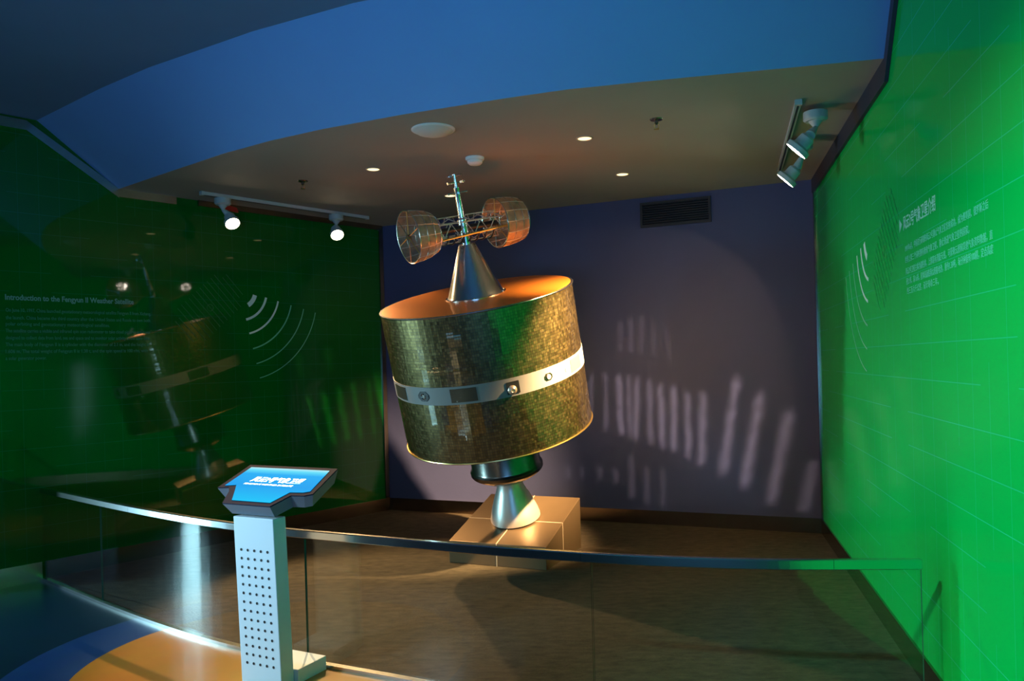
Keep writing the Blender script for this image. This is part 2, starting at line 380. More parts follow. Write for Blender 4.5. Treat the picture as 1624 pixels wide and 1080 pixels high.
def arcs(parent, C, xd, n, side):
    up = V((0, 0, 1)); xd = V(xd)
    for r, wd in ((.168, .042), (.285, .022), (.418, .017), (.565, .012), (.71, .009), (.85, .007)):
        a0, a1 = (math.radians(-13), math.radians(-77 if r > .2 else -58))
        if r < .2: a0 = math.radians(-16)
        bm = B(); k = 26; rows = []
        for i in range(k + 1):
            t = a0 + (a1 - a0) * i / k
            taper = 1.0
            d = xd * math.cos(t) * side + up * math.sin(t)
            rows.append([bm.verts.new(C + d * (r + q) + n * z) for q, z in ((-wd / 2 * taper, .0005), (wd / 2 * taper, .0005), (wd / 2 * taper, .002), (-wd / 2 * taper, .002))])
        for a_, b2 in zip(rows, rows[1:]):
            for j in range(4): bm.faces.new((a_[j], a_[(j + 1) % 4], b2[(j + 1) % 4], b2[j]))
        bm.faces.new(rows[0]); bm.faces.new(rows[-1])
        obj('arc', bm, M['graphic'] if r < .5 else M['graphic_mid'], parent)
CL_ = onpl(379, 459, LB, nL); CR_ = onpl(1379, 367, RB, nR)
g = empty('signal_arcs', CL_, 'six pale concentric signal arcs printed on the dark left wall', 'wall graphic'); arcs(g, CL_, -dL, nL, 1)
g = empty('signal_arcs', CR_, 'six pale signal arcs printed on the bright green right wall', 'wall graphic'); arcs(g, CR_, dR, nR, -1)
def sat_drawing(name, C, xd, n, label, dm):
    up = V((0, 0, 1)); bm = B(); xd = V(xd)
    R = lambda a, b: C + (xd * (a * .74 - b * .67) + up * (a * .67 + b * .74)) + n * .001
    for i in range(15):
        q = -.33 + i * .047; h = .19 if abs(q) < .27 else .12
        add_prism(bm, [R(q, -h), R(q + .006, -h), R(q + .006, h), R(q, h)], n * .001)
    add_path(bm, [C + n * .001 + (xd * math.cos(t) + up * math.sin(t)) * .03 for t in [k * math.pi / 12 for k in range(24)]], .003, 5, True)
    g_ = empty(name, C, label, 'wall graphic'); obj('hatched_outline', bm, dm, g_)
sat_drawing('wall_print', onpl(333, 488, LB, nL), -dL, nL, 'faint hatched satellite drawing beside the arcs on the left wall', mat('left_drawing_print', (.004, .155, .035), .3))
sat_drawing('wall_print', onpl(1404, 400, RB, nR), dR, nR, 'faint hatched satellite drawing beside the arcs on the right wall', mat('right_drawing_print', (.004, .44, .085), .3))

def run_text(parent, lines, P, n, xd, size, m, offs=0, name='text_line'):
    for s, (x0, y0), (x1, y1) in lines:
        a = onpl(x0, y0, P, n); b = onpl(x1, y1, P, n)
        text_mesh(name, s, size, V((a.x, a.y, a.z)), xd, n, m, parent, width=(b - a).length, offs=offs)
t0 = onpl(8, 474, LB, nL)
g = empty('wall_text', t0, 'pale English introduction text on the dark left wall', 'wall text')
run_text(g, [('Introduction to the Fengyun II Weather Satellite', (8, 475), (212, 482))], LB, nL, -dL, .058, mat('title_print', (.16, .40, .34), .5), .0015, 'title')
EN = ['On June 10, 1997, China launched geostationary meteorological satellite Fengyun II from Xichang,',
      'the launch. China became the third country after the United States and Russia to own both',
      'polar orbiting and geostationary meteorological satellites.',
      'The satellite carries a visible and infrared spin scan radiometer to take cloud pictures and it was',
      'designed to collect data from land, sea and space and to monitor solar activity at the same time.',
      'The main body of Fengyun II is a cylinder with the diameter of 2.1 m, and the height is',
      '1.606 m. The total weight of Fengyun II is 1.38 t, and the spin speed is 100 r/m, with',
      'a solar generator power.']
ys = [494, 506, 516, 527, 538, 549, 560, 571]; xe = [239, 238, 174, 238, 238, 236, 234, 74]
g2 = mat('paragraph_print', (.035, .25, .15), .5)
run_text(g, [(s, (9, y), (x, y + (y - 494) * .0 + 4 * (1 - (y - 494) / 77))) for s, y, x in zip(EN, ys, xe)], LB, nL, -dL, .038, g2, .0004, 'paragraph_line')
t0 = onpl(1428, 365, RB, nR)
g = empty('wall_text', t0, 'pale Chinese introduction text on the bright green right wall', 'wall text')
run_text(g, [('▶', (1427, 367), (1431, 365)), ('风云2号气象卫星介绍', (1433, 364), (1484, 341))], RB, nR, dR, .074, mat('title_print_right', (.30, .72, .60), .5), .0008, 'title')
ZH = ['1997年6月，中国自行研制的风云2号静止气象卫星发射成功，成为继美国、俄罗斯之后',
      '世界上第三个同时拥有极轨气象卫星、静止轨道气象卫星的国家。',
      '风云2号卫星主体为圆柱体，上部装有消旋天线，可获取云图和其他气象资料数据，直',
      '径2.1米，高1.6米，星体表面贴满太阳能电池，重约1.38吨，每分钟旋转100圈，定点高度',
      '约三万六千公里，设计寿命三年。']
ends = [((1436, 399), (1568, 338)), ((1436, 417), (1538, 375)), ((1437, 435), (1575, 384)), ((1438, 451), (1576, 408)), ((1439, 466), (1489, 451))]
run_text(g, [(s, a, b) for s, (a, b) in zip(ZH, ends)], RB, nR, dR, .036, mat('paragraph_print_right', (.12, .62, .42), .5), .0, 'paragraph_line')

# ---------------- air grille ----------------
P1 = onpl(1015, 360, LB + nB * .01, nB); P2 = onpl(1127, 354, LB + nB * .01, nB); dB = (RB - LB).normalized()
gc = onpl(1071, 337, LB, nB); gw = (P2 - P1).length; gh = .235
g = empty('air_grille', gc, 'black louvred air grille high on the slate blue back wall', 'vent')
O = gc - dB * gw / 2 - V((0, 0, gh / 2)) + nB * .001
bm = B(); add_box(bm, O, dB, nB, (0, 0, 1), gw, .004, gh); obj('backing', bm, M['black'], g)
bm = B(); fr = .022
for (a_, b2, c_, d_) in ((0, 0, gw, fr), (0, gh - fr, gw, fr), (0, fr, fr, gh - 2 * fr), (gw - fr, fr, fr, gh - 2 * fr)):
    add_box(bm, O + dB * a_ + V((0, 0, b2)), dB, nB, (0, 0, 1), c_, .022, d_)
obj('frame', bm, mat('grille_frame', (.03, .03, .035), .4), g)
for i in range(9):
    bm = B(); z0 = fr + .004 + i * (gh - 2 * fr) / 9
    add_prism(bm, [O + dB * fr + nB * .005 + V((0, 0, z0 + .008)), O + dB * fr + nB * .019 + V((0, 0, z0)), O + dB * fr + nB * .019 + V((0, 0, z0 + .003)), O + dB * fr + nB * .005 + V((0, 0, z0 + .011))], dB * (gw - 2 * fr)); obj('slat', bm, M['black'], g)

# ---------------- pedestal ----------------
FL, FR, BR = V((-.534, 6.280, 0)), V((.217, 5.953, 0)), V((.538, 6.672, 0)); BL = FL + BR - FR
hF, hB = .174, .416
Zv = lambda h: V((0, 0, h))
ped = empty('pedestal', (FL + BR) / 2, 'bronze panelled wedge pedestal with sloping top under the satellite model', 'pedestal')
bm = B()
add_prism(bm, [FL, FR, BR, BL], (0, 0, .001))
bm.free(); bm = B()
b8 = [bm.verts.new(p) for p in (FL, FR, BR, BL, FL + Zv(hF), FR + Zv(hF), BR + Zv(hB), BL + Zv(hB))]
for f in ((3, 2, 1, 0), (4, 5, 6, 7), (0, 1, 5, 4), (1, 2, 6, 5), (2, 3, 7, 6), (3, 0, 4, 7)): bm.faces.new([b8[i] for i in f])
bevel(obj('body', bm, M['pedestal'], ped), .004)
ex = (FR - FL).normalized(); ey = (BR - FR).normalized(); topn = (FR - FL).cross(BR + Zv(hB) - FR - Zv(hF)).normalized()
if topn.z < 0: topn = -topn
s = .0035
bm = B()
mF, mB = (FL + FR) / 2 + Zv(hF), (BL + BR) / 2 + Zv(hB)
add_box(bm, mF - ex * s, ex, (mB - mF).normalized(), topn, 2 * s, (mB - mF).length, .0015)
kf = .46
lp, rp = (FL + Zv(hF)).lerp(BL + Zv(hB), kf), (FR + Zv(hF)).lerp(BR + Zv(hB), kf)
add_box(bm, lp - (mB - mF).normalized() * s, ex, (mB - mF).normalized(), topn, (rp - lp).length, 2 * s, .0015)
nF = V((ex.y, -ex.x, 0)); nF = nF if nF.y < 0 else -nF; nS = V((ey.y, -ey.x, 0)); nS = nS if nS.x > 0 else -nS
add_box(bm, (FL + FR) / 2 - ex * s, ex, nF, (0, 0, 1), 2 * s, .0015, hF)
sp_ = FR.lerp(BR, kf); add_box(bm, sp_ - ey * s, ey, nS, (0, 0, 1), 2 * s, .0015, hF + (hB - hF) * kf)
obj('joints', bm, M['seam'], ped)

# ---------------- satellite model ----------------
AX = V((-.138, -.235, .958)).normalized(); P0 = V((-.004, 6.487, .304))
SX = (V((1, 0, 0)) - AX * AX.x).normalized(); SY = AX.cross(SX)      # SX to the right, SY away from the viewer
sat = empty('satellite_model', P0, 'large tilted drum-shaped weather satellite model with cage antennas on a bronze pedestal', 'satellite model')
A_ = lambda t: P0 + AX * t
bm = B(); add_lathe(bm, [(.0, .012), (.19, .012), (.203, .0), (.203, .016), (.192, .06), (.172, .12), (.145, .19), (.118, .25), (.100, .30), (.098, .36), (0, .36)], P0, AX, SX, 64); obj('engine_nozzle', bm, M['satin'], sat, True)
bm = B(); add_lathe(bm, [(0, .325), (.10, .325), (.19, .355), (.262, .395), (.283, .41), (.293, .425), (.293, .448), (.283, .46), (.277, .47), (.272, .80), (0, .80)], P0, AX, SX, 72); obj('lower_housing', bm, M['gunmetal'], sat, True)
RD, T0, T1 = .733, .768, 1.844
# drum core
def cell_mat():
    m = bpy.data.materials.new('mirror_solar_cells'); m.use_nodes = True; nt = m.node_tree; b = nt.nodes['Principled BSDF']; N = nt.nodes.new; L = nt.links.new
    uv = N('ShaderNodeUVMap'); uv.uv_map = 'tile'; sp = N('ShaderNodeSeparateXYZ'); L(uv.outputs[0], sp.inputs[0])
    r = N('ShaderNodeValToRGB'); e = r.color_ramp.elements; e[0].position = 0; e[0].color = (.12, .092, .04, 1); e[1].position = 1; e[1].color = (.22, .17, .072, 1)
    L(sp.outputs[0], r.inputs[0]); L(r.outputs[0], b.inputs['Base Color'])
    b.inputs['Metallic'].default_value = 1.0; b.inputs['Coat Weight'].default_value = 1; b.inputs['Coat IOR'].default_value = 2.0; b.inputs['Coat Roughness'].default_value = .04
    mr = N('ShaderNodeMapRange'); mr.inputs['To Min'].default_value = .33; mr.inputs['To Max'].default_value = .44; L(sp.outputs[1], mr.inputs['Value']); L(mr.outputs[0], b.inputs['Roughness'])
    return m
bm = B(); add_lathe(bm, [(0, T0 + .004), (RD - .006, T0 + .004), (RD - .006, T1 - .004), (0, T1 - .004)], P0, AX, SX, 96); obj('drum_body', bm, M['black'], sat, True)
bl, bh = 1.215, 1.345     # band limits along the axis
def tiles(name, ta, tb, rows, N_=90):
    me = bpy.data.meshes.new(name); vs, fs, uvs = [], [], []
    hh = (tb - ta) / rows
    for i in range(N_):
        am = -math.pi / 2 + 2 * math.pi * (i + .5) / N_; nn = SX * math.cos(am) + SY * math.sin(am); tt = -SX * math.sin(am) + SY * math.cos(am)
        wd = RD * math.tan(math.pi / N_); jit = random.gauss(0, .004)
        for j in range(rows):
            # two cells side by side on every facet
            ph = jit + random.gauss(0, .004); tl = random.gauss(0, .005)
            for sgn in (-1, 0, 1):
                c = A_(ta + hh * (j + .5)) + nn * RD + tt * (wd * sgn * 2 / 3)
                a_ = (wd / 3 - .0007); b2 = hh / 2 - .0009
                t2 = (tt + nn * ph).normalized(); u2 = (AX + nn * tl).normalized()
                k = len(vs)
                vs += [c - t2 * a_ - u2 * b2, c + t2 * a_ - u2 * b2, c + t2 * a_ + u2 * b2, c - t2 * a_ + u2 * b2]
                fs.append((k, k + 1, k + 2, k + 3)); rv = random.random(); 
                if random.random() < .035: rv = 0
                uvs += [(rv, random.random())] * 4
    me.from_pydata([tuple(v) for v in vs], [], fs); uvl = me.uv_layers.new(name='tile')
    for k, u in enumerate(uvs): uvl.data[k].uv = u
    me.materials.append(M['cells'])
    o = bpy.data.objects.new(name, me); COL.objects.link(o); o.parent = sat; o.matrix_parent_inverse = Matrix.Translation(-sat.location); return o
M['cells'] = cell_mat()
tiles('solar_cells', T0 + .012, bl, 21); tiles('solar_cells', bh, T1 - .012, 23)
for t in (T0, T1 - .010):
    bm = B(); add_lathe(bm, [(RD - .012, t), (RD + .006, t), (RD + .008, t + .005), (RD + .006, t + .010), (RD - .012, t + .010)], P0, AX, SX, 120, closed=True); obj('rim_ring', bm, M['chrome'] if t > 1 else M['brass'], sat, True)
bm = B(); add_lathe(bm, [(0, T1 - .006), (RD - .012, T1 - .006), (RD - .010, T1 + .001), (0, T1 + .001)], P0, AX, SX, 120); obj('top_disc', bm, M['copper'], sat, True)
# sensor band in sections
rad = math.radians
def band_piece(name, a0, a1, t0_, t1_, r0, r1, m, parent, n=None):
    n = n or max(2, int(abs(a1 - a0) / 3)); bm = B()
    add_lathe(bm, [(r0, t0_), (r1, t0_), (r1, t1_), (r0, t1_)], P0, AX, SX, n, rad(a0 - 90), rad(a1 - 90), closed=True)
    # end caps
    bm.verts.ensure_lookup_table(); k = n + 1
    bm.faces.new([bm.verts[i * k] for i in range(4)]); bm.faces.new([bm.verts[i * k + n] for i in range(4)])
    return obj(name, bm, m, parent, True)
band = band_piece('sensor_band', -179.9, 179.9, bl, bh, RD - .008, RD + .003, M['bandwhite'], sat, 120)
for a0, a1, m in ((-70, -54, M['cellpatch']), (-20, -5, M['cellpatch']), (56, 70, mat('olive_cell_patch', (.24, .21, .12), .35, .4)), (110, 125, M['cellpatch']), (-130, -112, M['cellpatch'])):
    band_piece('cell_patch', a0, a1, bl + .016, bh - .016, RD + .001, RD + .0055, m, band)
def port_frame(a, t):
    am = rad(a - 90); nn = SX * math.cos(am) + SY * math.sin(am); tt = -SX * math.sin(am) + SY * math.cos(am); return A_(t) + nn * (RD + .003), nn, tt
tm = (bl + bh) / 2
def rounded(c, nn, tt, hw, hh, th, m, name, oct_=.35):
    q = min(hw, hh) * oct_; pts = [(-hw + q, -hh), (hw - q, -hh), (hw, -hh + q), (hw, hh - q), (hw - q, hh), (-hw + q, hh), (-hw, hh - q), (-hw, -hh + q)]
    bm = B(); add_prism(bm, [c + tt * a_ + AX * b2 for a_, b2 in pts], nn * th); return obj(name, bm, m, band)
c, nn, tt = port_frame(-38, tm); p_ = rounded(c, nn, tt, .050, .036, .004, M['black'], 'sensor_port', .7)
bm = B(); add_lathe(bm, [(0, .004), (.015, .004), (.018, .007), (.022, .004), (.022, 0)], c + nn * .001, nn, tt, 20); obj('lens', bm, M['gunmetal'], p_, True)
c, nn, tt = port_frame(14.6, tm - .004); p_ = rounded(c, nn, tt, .046, .044, .004, M['black'], 'sensor_port', .05)
bm = B(); add_lathe(bm, [(.03, .004), (.033, .016), (.028, .026), (.014, .034), (.010, .03), (0, .03)], c - tt * .010 - AX * .012, nn, tt, 24); obj('lens', bm, mat('sensor_ball', (.75, .6, .45), .3, .7), p_, True)
c, nn, tt = port_frame(36.5, tm); p_ = rounded(c, nn, tt, .034, .026, .004, M['gunmetal'], 'sensor_port', .6)
bm = B(); add_lathe(bm, [(.018, .004), (.018, .010), (0, .012)], c, nn, tt, 20); obj('lens', bm, M['seam'], p_, True)
c, nn, tt = port_frame(51.5, tm); p_ = rounded(c, nn, tt, .016, .020, .004, M['seam'], 'sensor_port', .4)
# antenna cone
bm = B(); add_lathe(bm, [(0, T1 + .001), (.232, T1 + .001), (.232, T1 + .007), (.216, T1 + .008), (.209, T1 + .02), (.066, 2.225), (.062, 2.235), (0, 2.235)], P0, AX, SX, 64); cone = obj('antenna_cone', bm, M['chrome'], sat, True)
for k in range(10):
    a_ = 2 * math.pi * k / 10 + .3; bm = B(); add_lathe(bm, [(0, .011), (.006, .011), (.006, 0)], A_(T1 + .003) + (SX * math.cos(a_) + SY * math.sin(a_)) * .222, AX, n=8); obj('bolt', bm, M['steel'], cone)
# mast
bm = B(); add_lathe(bm, [(.036, 2.23), (.036, 2.42), (.026, 2.43), (.024, 2.47), (.020, 2.64), (.022, 2.645), (.022, 2.655), (.014, 2.66), (.012, 2.73), (.016, 2.732), (.016, 2.75), (0, 2.75)], P0, AX, SX, 24); mast = obj('mast', bm, M['chrome'], sat, True)
for t, L_, ang in ((2.615, .062, 8), (2.69, .062, 35), (2.738, .050, 62)):
    for k in range(4):
        a_ = rad(ang + 90 * k); d = SX * math.cos(a_) + SY * math.sin(a_)
        bm = B(); add_tube(bm, A_(t) + d * .012, A_(t) + d * L_, .0048, 8); add_lathe(bm, [(0, -.002), (.0095, -.002), (.0095, .010), (0, .010)], A_(t) + d * L_, d, n=10); obj('crossed_peg', bm, M['steel'], mast, True)
# cage antennas and the truss that joins them
tb = 2.355
bd = (SX * math.cos(rad(32)) + SY * math.sin(rad(32))); bd = (bd - AX * .035).normalized()
bs = AX.cross(bd).normalized(); bu = bd.cross(bs).normalized()
if bu.z < 0: bu = -bu; 
if bs.y > 0: bs = -bs          # bs points to the viewer
Cc = A_(tb)
def mesh_gold():
    m = bpy.data.materials.new('copper_gauze'); m.use_nodes = True; nt = m.node_tree; b = nt.nodes['Principled BSDF']
    b.inputs['Base Color'].default_value = (.46, .29, .16, 1); b.inputs['Metallic'].default_value = .3; b.inputs['Roughness'].default_value = .42
    N = nt.nodes.new; L = nt.links.new; tc = N('ShaderNodeTexCoord'); v = N('ShaderNodeTexNoise'); v.inputs['Scale'].default_value = 18; L(tc.outputs['Object'], v.inputs['Vector'])
    mr = N('ShaderNodeMapRange'); mr.inputs['From Min'].default_value = .35; mr.inputs['From Max'].default_value = .65; mr.inputs['To Min'].default_value = .55; mr.inputs['To Max'].default_value = .9
    L(v.outputs['Fac'], mr.inputs['Value']); L(mr.outputs[0], b.inputs['Alpha']); return m
M['gauze'] = mesh_gold()
def ring_pts(c, r, n=40): return [c + (bs * math.cos(2 * math.pi * k / n) + bu * math.sin(2 * math.pi * k / n)) * r for k in range(n)]
def cage(s0, s1, r0, r1, label=None):
    """wide open ring at s0, narrow ring at s1"""
    prof = [(0, r0), (.35, r0 + (r1 - r0) * .15), (.7, r0 + (r1 - r0) * .45), (1, r1)]
    bm = B(); rr = [(rad_, (s0 + (s1 - s0) * f)) for f, rad_ in prof]
    add_lathe(bm, rr, Cc, bd, bs, 40)
    cg = obj('cage_antenna', bm, M['gauze'], sat, True)
    bm = B()
    for f, rad_ in prof: add_path(bm, ring_pts(Cc + bd * (s0 + (s1 - s0) * f), rad_, 40), .0050 if f in (0, 1) else .0025, 6, True)
    obj('hoops', bm, M['steel'], cg, True)
    bm = B()
    for k in range(14):
        a_ = 2 * math.pi * k / 14; d = bs * math.cos(a_) + bu * math.sin(a_)
        add_path(bm, [Cc + bd * (s0 + (s1 - s0) * f) + d * rad_ for f, rad_ in prof], .0030, 5)
    obj('ribs', bm, M['satin'], cg, True)
    for sx_, R_ in ((s0, r0), (s1, r1)):
        for k in range(6):
            a_ = 2 * math.pi * k / 6 + .35; d = bs * math.cos(a_) + bu * math.sin(a_); bm = B(); add_tube(bm, Cc + bd * sx_ + d * .012, Cc + bd * sx_ + d * (R_ - .003), .0038, 6); obj('spoke', bm, M['brass'] if k % 2 else M['steel'], cg, True)
        bm = B(); add_tube(bm, Cc + bd * (sx_ - .012), Cc + bd * (sx_ + .012), .02, 14); obj('hub', bm, M['gunmetal'], cg, True)
cage(-.455, -.265, .190, .142); cage(.275, .485, .188, .158)
bm = B(); rt = .095; n_ = 9; s0, s1 = -.27, .29
ang = [30, 150, -30, -150, 90, -90]
for a_ in ang:
    d = bs * math.cos(rad(a_)) + bu * math.sin(rad(a_)); add_tube(bm, Cc + bd * s0 + d * rt, Cc + bd * s1 + d * rt, .0035, 6)
for a_, b2 in ((30, 90), (90, 150), (-30, 30), (150, 210), (-90, -30), (-150, -90)):
    d1 = bs * math.cos(rad(a_)) + bu * math.sin(rad(a_)); d2 = bs * math.cos(rad(b2)) + bu * math.sin(rad(b2))
    for k in range(n_):
        q0 = s0 + (s1 - s0) * k / n_; q1 = s0 + (s1 - s0) * (k + 1) / n_
        add_tube(bm, Cc + bd * q0 + (d1 if k % 2 else d2) * rt, Cc + bd * q1 + (d2 if k % 2 else d1) * rt, .0036, 5)
truss = obj('truss', bm, M['satin'], sat, True)
bm = B(); add_tube(bm, Cc + bd * s0, Cc + bd * s1, .022, 16); obj('truss_core', bm, M['black'], truss, True)
bm = B(); add_tube(bm, Cc + bd * (-.24) + bs * .10 - bu * .06, Cc + bd * .40 + bs * .10 - bu * .02, .008, 10); obj('feed_rod', bm, M['brass'], truss, True)
for k in range(7):
    q = -.19 + k * .065; bm = B()
    add_path(bm, [Cc + bd * q + (bs * math.cos(rad(t)) + bu * math.sin(rad(t))) * .105 for t in range(-160, -10, 12)], .0065, 6); obj('hoop_rib', bm, M['black'], truss, True)

# ---------------- glass barrier ----------------
cum = [0]
for a_, b2 in zip(curve, curve[1:]): cum.append(cum[-1] + (b2 - a_).length)
def at_len(s_):
    for i in range(len(cum) - 1):
        if cum[i + 1] >= s_: return curve[i].lerp(curve[i + 1], (s_ - cum[i]) / (cum[i + 1] - cum[i]))
    return curve[-1].copy()
def len_at_x(x):
    for i in range(len(curve) - 1):
        if curve[i + 1].x >= x: return cum[i] + (cum[i + 1] - cum[i]) * (x - curve[i].x) / (curve[i + 1].x - curve[i].x)
    return cum[-1]
bar = empty('glass_barrier', curve[40], 'low curved glass barrier with a steel top rail in front of the satellite', 'barrier')
cuts = [0, len_at_x(-2.84), len_at_x(-1.125), len_at_x(.33), cum[-1]]
for a_, b2 in zip(cuts, cuts[1:]):
    n_ = 22; pp = [at_len(a_ + .003 + (b2 - a_ - .006) * k / n_) for k in range(n_ + 1)]
    bm = B(); add_sweep(bm, [p + V((0, 0, .003)) for p in pp], [(-.005, 0), (.005, 0), (.005, .655), (-.005, .655)])
    me_o = obj('glass_pane', bm, None, bar, mats=[M['glass'], M['glassedge']])
    for p in me_o.data.polygons:
        if len(p.vertices) == 4:
            pass
    # end faces and the foot read green
    e0, e1_ = (pp[1] - pp[0]).normalized(), (pp[-1] - pp[-2]).normalized()
    for p in me_o.data.polygons:
        if abs(p.normal.dot(e0)) > .95 and (p.center - pp[0]).xy.length < .02 or abs(p.normal.dot(e1_)) > .95 and (p.center - pp[-1]).xy.length < .02 or abs(p.normal.z) > .9: p.material_index = 1
        p.use_smooth = False
bm = B()
for a_, b2 in zip([0, len_at_x(-2.5), len_at_x(.29), len_at_x(1.32)], [len_at_x(-2.5), len_at_x(.29), len_at_x(1.32), cum[-1]]):
    n_ = 24; pp = [at_len(a_ + (b2 - a_ - .0015) * k / n_) for k in range(n_ + 1)]
    add_sweep(bm, [p + V((0, 0, .655)) for p in pp], [(-.013, 0), (.013, 0), (.016, .003), (.016, .038), (.012, .042), (-.012, .042), (-.016, .038), (-.016, .003)])
obj('top_rail', bm, M['rail'], bar)

# ---------------- information kiosk ----------------
e1 = V((.891, -.454, 0)).normalized(); e2 = V((.454, .891, 0)).normalized(); up = V((0, 0, 1))
KO = V((-1.402, 4.007, -.012))
ki = empty('information_kiosk', KO + e1 * .12 + e2 * .1, 'silver information kiosk with perforated column and tilted blue screen', 'kiosk')
bm = B(); add_box(bm, KO + e2 * .094, e1, e2, up, .288, .211, .072); bevel(obj('base_plate', bm, M['kiosk'], ki), .003)
bm = B(); lean = V((-.022, .0, 0)); H0, H1 = .0, .835
q0 = [KO + up * H0 + e1 * a_ + e2 * b2 for a_, b2 in ((0.0, .004), (.264, .004), (.264, .092), (0.0, .092))]
q1 = [p + up * (H1 - H0) + lean for p in q0]
va = [bm.verts.new(p) for p in q0]; vb2 = [bm.verts.new(p) for p in q1]
bm.faces.new(va); bm.faces.new(vb2)
for k in range(4): bm.faces.new((va[k], va[(k + 1) % 4], vb2[(k + 1) % 4], vb2[k]))
colm = bevel(obj('column', bm, M['kiosk'], ki), .004)
for i in range(14):
    for j in range(5):
        u_ = .044 + j * .0435; z_ = .105 + i * .0435
        f = (z_ - H0) / (H1 - H0); c = KO + e1 * u_ + e2 * .004 + up * z_ + lean * f
        bm = B(); add_lathe(bm, [(0, 0), (.0070, 0), (.0070, .0016), (.0058, .0016), (.0050, .0009), (0, .0009)], c, -e2, e1, 14); obj('perforation', bm, M['black'], colm)
# head
th = rad(22); hs = (e2 * math.cos(th) + up * math.sin(th)); hn = e1.cross(hs).normalized(); hn = hn if hn.z > 0 else -hn
HC = KO - e2 * .03 + up * .897
outl = [(-.064, 0), (.252, 0), (.296, .108), (.376, .112), (.416, .132), (.384, .380), (-.222, .380), (-.232, .136), (-.160, .146), (-.122, .108)]
def hp(a_, b2, h=0): return HC + e1 * a_ + hs * b2 + hn * h
cxm, cym = .09, .19
bm = B(); va = [bm.verts.new(hp(a_, b2)) for a_, b2 in outl]; vb2 = [bm.verts.new(hp(cxm + (a_ - cxm) * .90, cym + (b2 - cym) * .88, -.068)) for a_, b2 in outl]
bm.faces.new(va); bm.faces.new(vb2)
for k in range(len(va)): bm.faces.new((va[k], va[(k + 1) % len(va)], vb2[(k + 1) % len(va)], vb2[k]))
head = obj('head_casing', bm, M['kioskhead'], ki)
bm = B(); add_prism(bm, [hp(a_, b2, .0005) for a_, b2 in outl], hn * .006); bez = obj('bezel', bm, M['bezel'], head)
inn = [(-.026, .030), (.228, .030), (.270, .132), (.350, .138), (.384, .152), (.352, .352), (-.188, .352), (-.198, .158), (-.128, .170), (-.090, .120)]
# screen stored in its own frame so the picture follows the glass
me = bpy.data.meshes.new('screen'); me.from_pydata([(a_, b2, z_) for z_ in (0, .002) for a_, b2 in inn], [], [tuple(range(10, 20)), tuple(range(9, -1, -1))] + [(k, (k + 1) % 10, 10 + (k + 1) % 10, 10 + k) for k in range(10)])
me.materials.append(M['screen']); scr = bpy.data.objects.new('screen', me); COL.objects.link(scr); scr.parent = head
O = hp(0, 0, .0068); scr.matrix_parent_inverse = Matrix.Identity(4)
scr.matrix_basis = Matrix(((e1.x, hs.x, hn.x, O.x), (e1.y, hs.y, hn.y, O.y), (e1.z, hs.z, hn.z, O.z), (0, 0, 0, 1)))
text_mesh('lettering', '风云2号气象卫星', .054, hp(-.070, .212, .0092), e1, hn, M['screentext'], head, width=.345, offs=.0009, shear=.25)
text_mesh('lettering', 'FENGYUN II WEATHER SATELLITE', .019, hp(-.085, .178, .0092), e1, hn, M['screentext'], head, width=.330, offs=.0002, shear=.25)

# ---------------- ceiling fittings ----------------
def downlight(px, py, label):
    c = onz(px, py, ZC); g = empty('downlight', c, label, 'downlight', 'recessed ceiling downlights')
    bm = B(); add_lathe(bm, [(.046, 0), (.058, 0), (.058, -.004), (.050, -.007), (.046, -.004)], c, V((0, 0, 1)), n=32, closed=True); obj('trim_ring', bm, M['seam'], g, True)
    bm = B(); add_lathe(bm, [(0, -.003), (.046, -.003), (.046, 0), (0, 0)], c, V((0, 0, 1)), n=32); obj('lit_lens', bm, M['down'], g)
downlight(592, 268, 'small lit downlight left of the satellite mast, nearest the left spotlights')
downlight(714, 310, 'small lit downlight just behind the satellite mast tip, farthest back')
downlight(927, 219, 'small lit downlight between the ceiling speaker and the right sprinkler, nearest the fascia')
downlight(987, 276, 'small lit downlight nearest the air grille')
c = onz(687, 205, ZC); g = empty('ceiling_speaker', c, 'round shallow white ceiling speaker in front of the satellite mast', 'speaker')
bm = B(); add_lathe(bm, [(0, 0), (.142, 0), (.142, -.006), (.135, -.010), (0, -.010)], c, V((0, 0, 1)), n=56); obj('rim', bm, M['white'], g, True)
bm = B(); add_lathe(bm, [(.128, -.011), (.105, -.026), (.06, -.040), (0, -.045)], c, V((0, 0, 1)), n=56); obj('grille_dome', bm, mat('speaker_grille', (.60, .58, .52), .6), g, True)
c = onz(753, 250, ZC); g = empty('smoke_detector', c, 'white domed smoke detector on the ceiling above the satellite mast', 'smoke detector')
bm = B(); add_lathe(bm, [(0, 0), (.070, 0), (.070, -.012), (.064, -.022), (0, -.022)], c, V((0, 0, 1)), n=40); obj('mounting_base', bm, M['white'], g, True)
bm = B(); add_lathe(bm, [(.056, -.023), (.055, -.040), (.042, -.052), (.020, -.056), (0, -.056)], c, V((0, 0, 1)), n=40); obj('sensing_head', bm, M['white'], g, True)
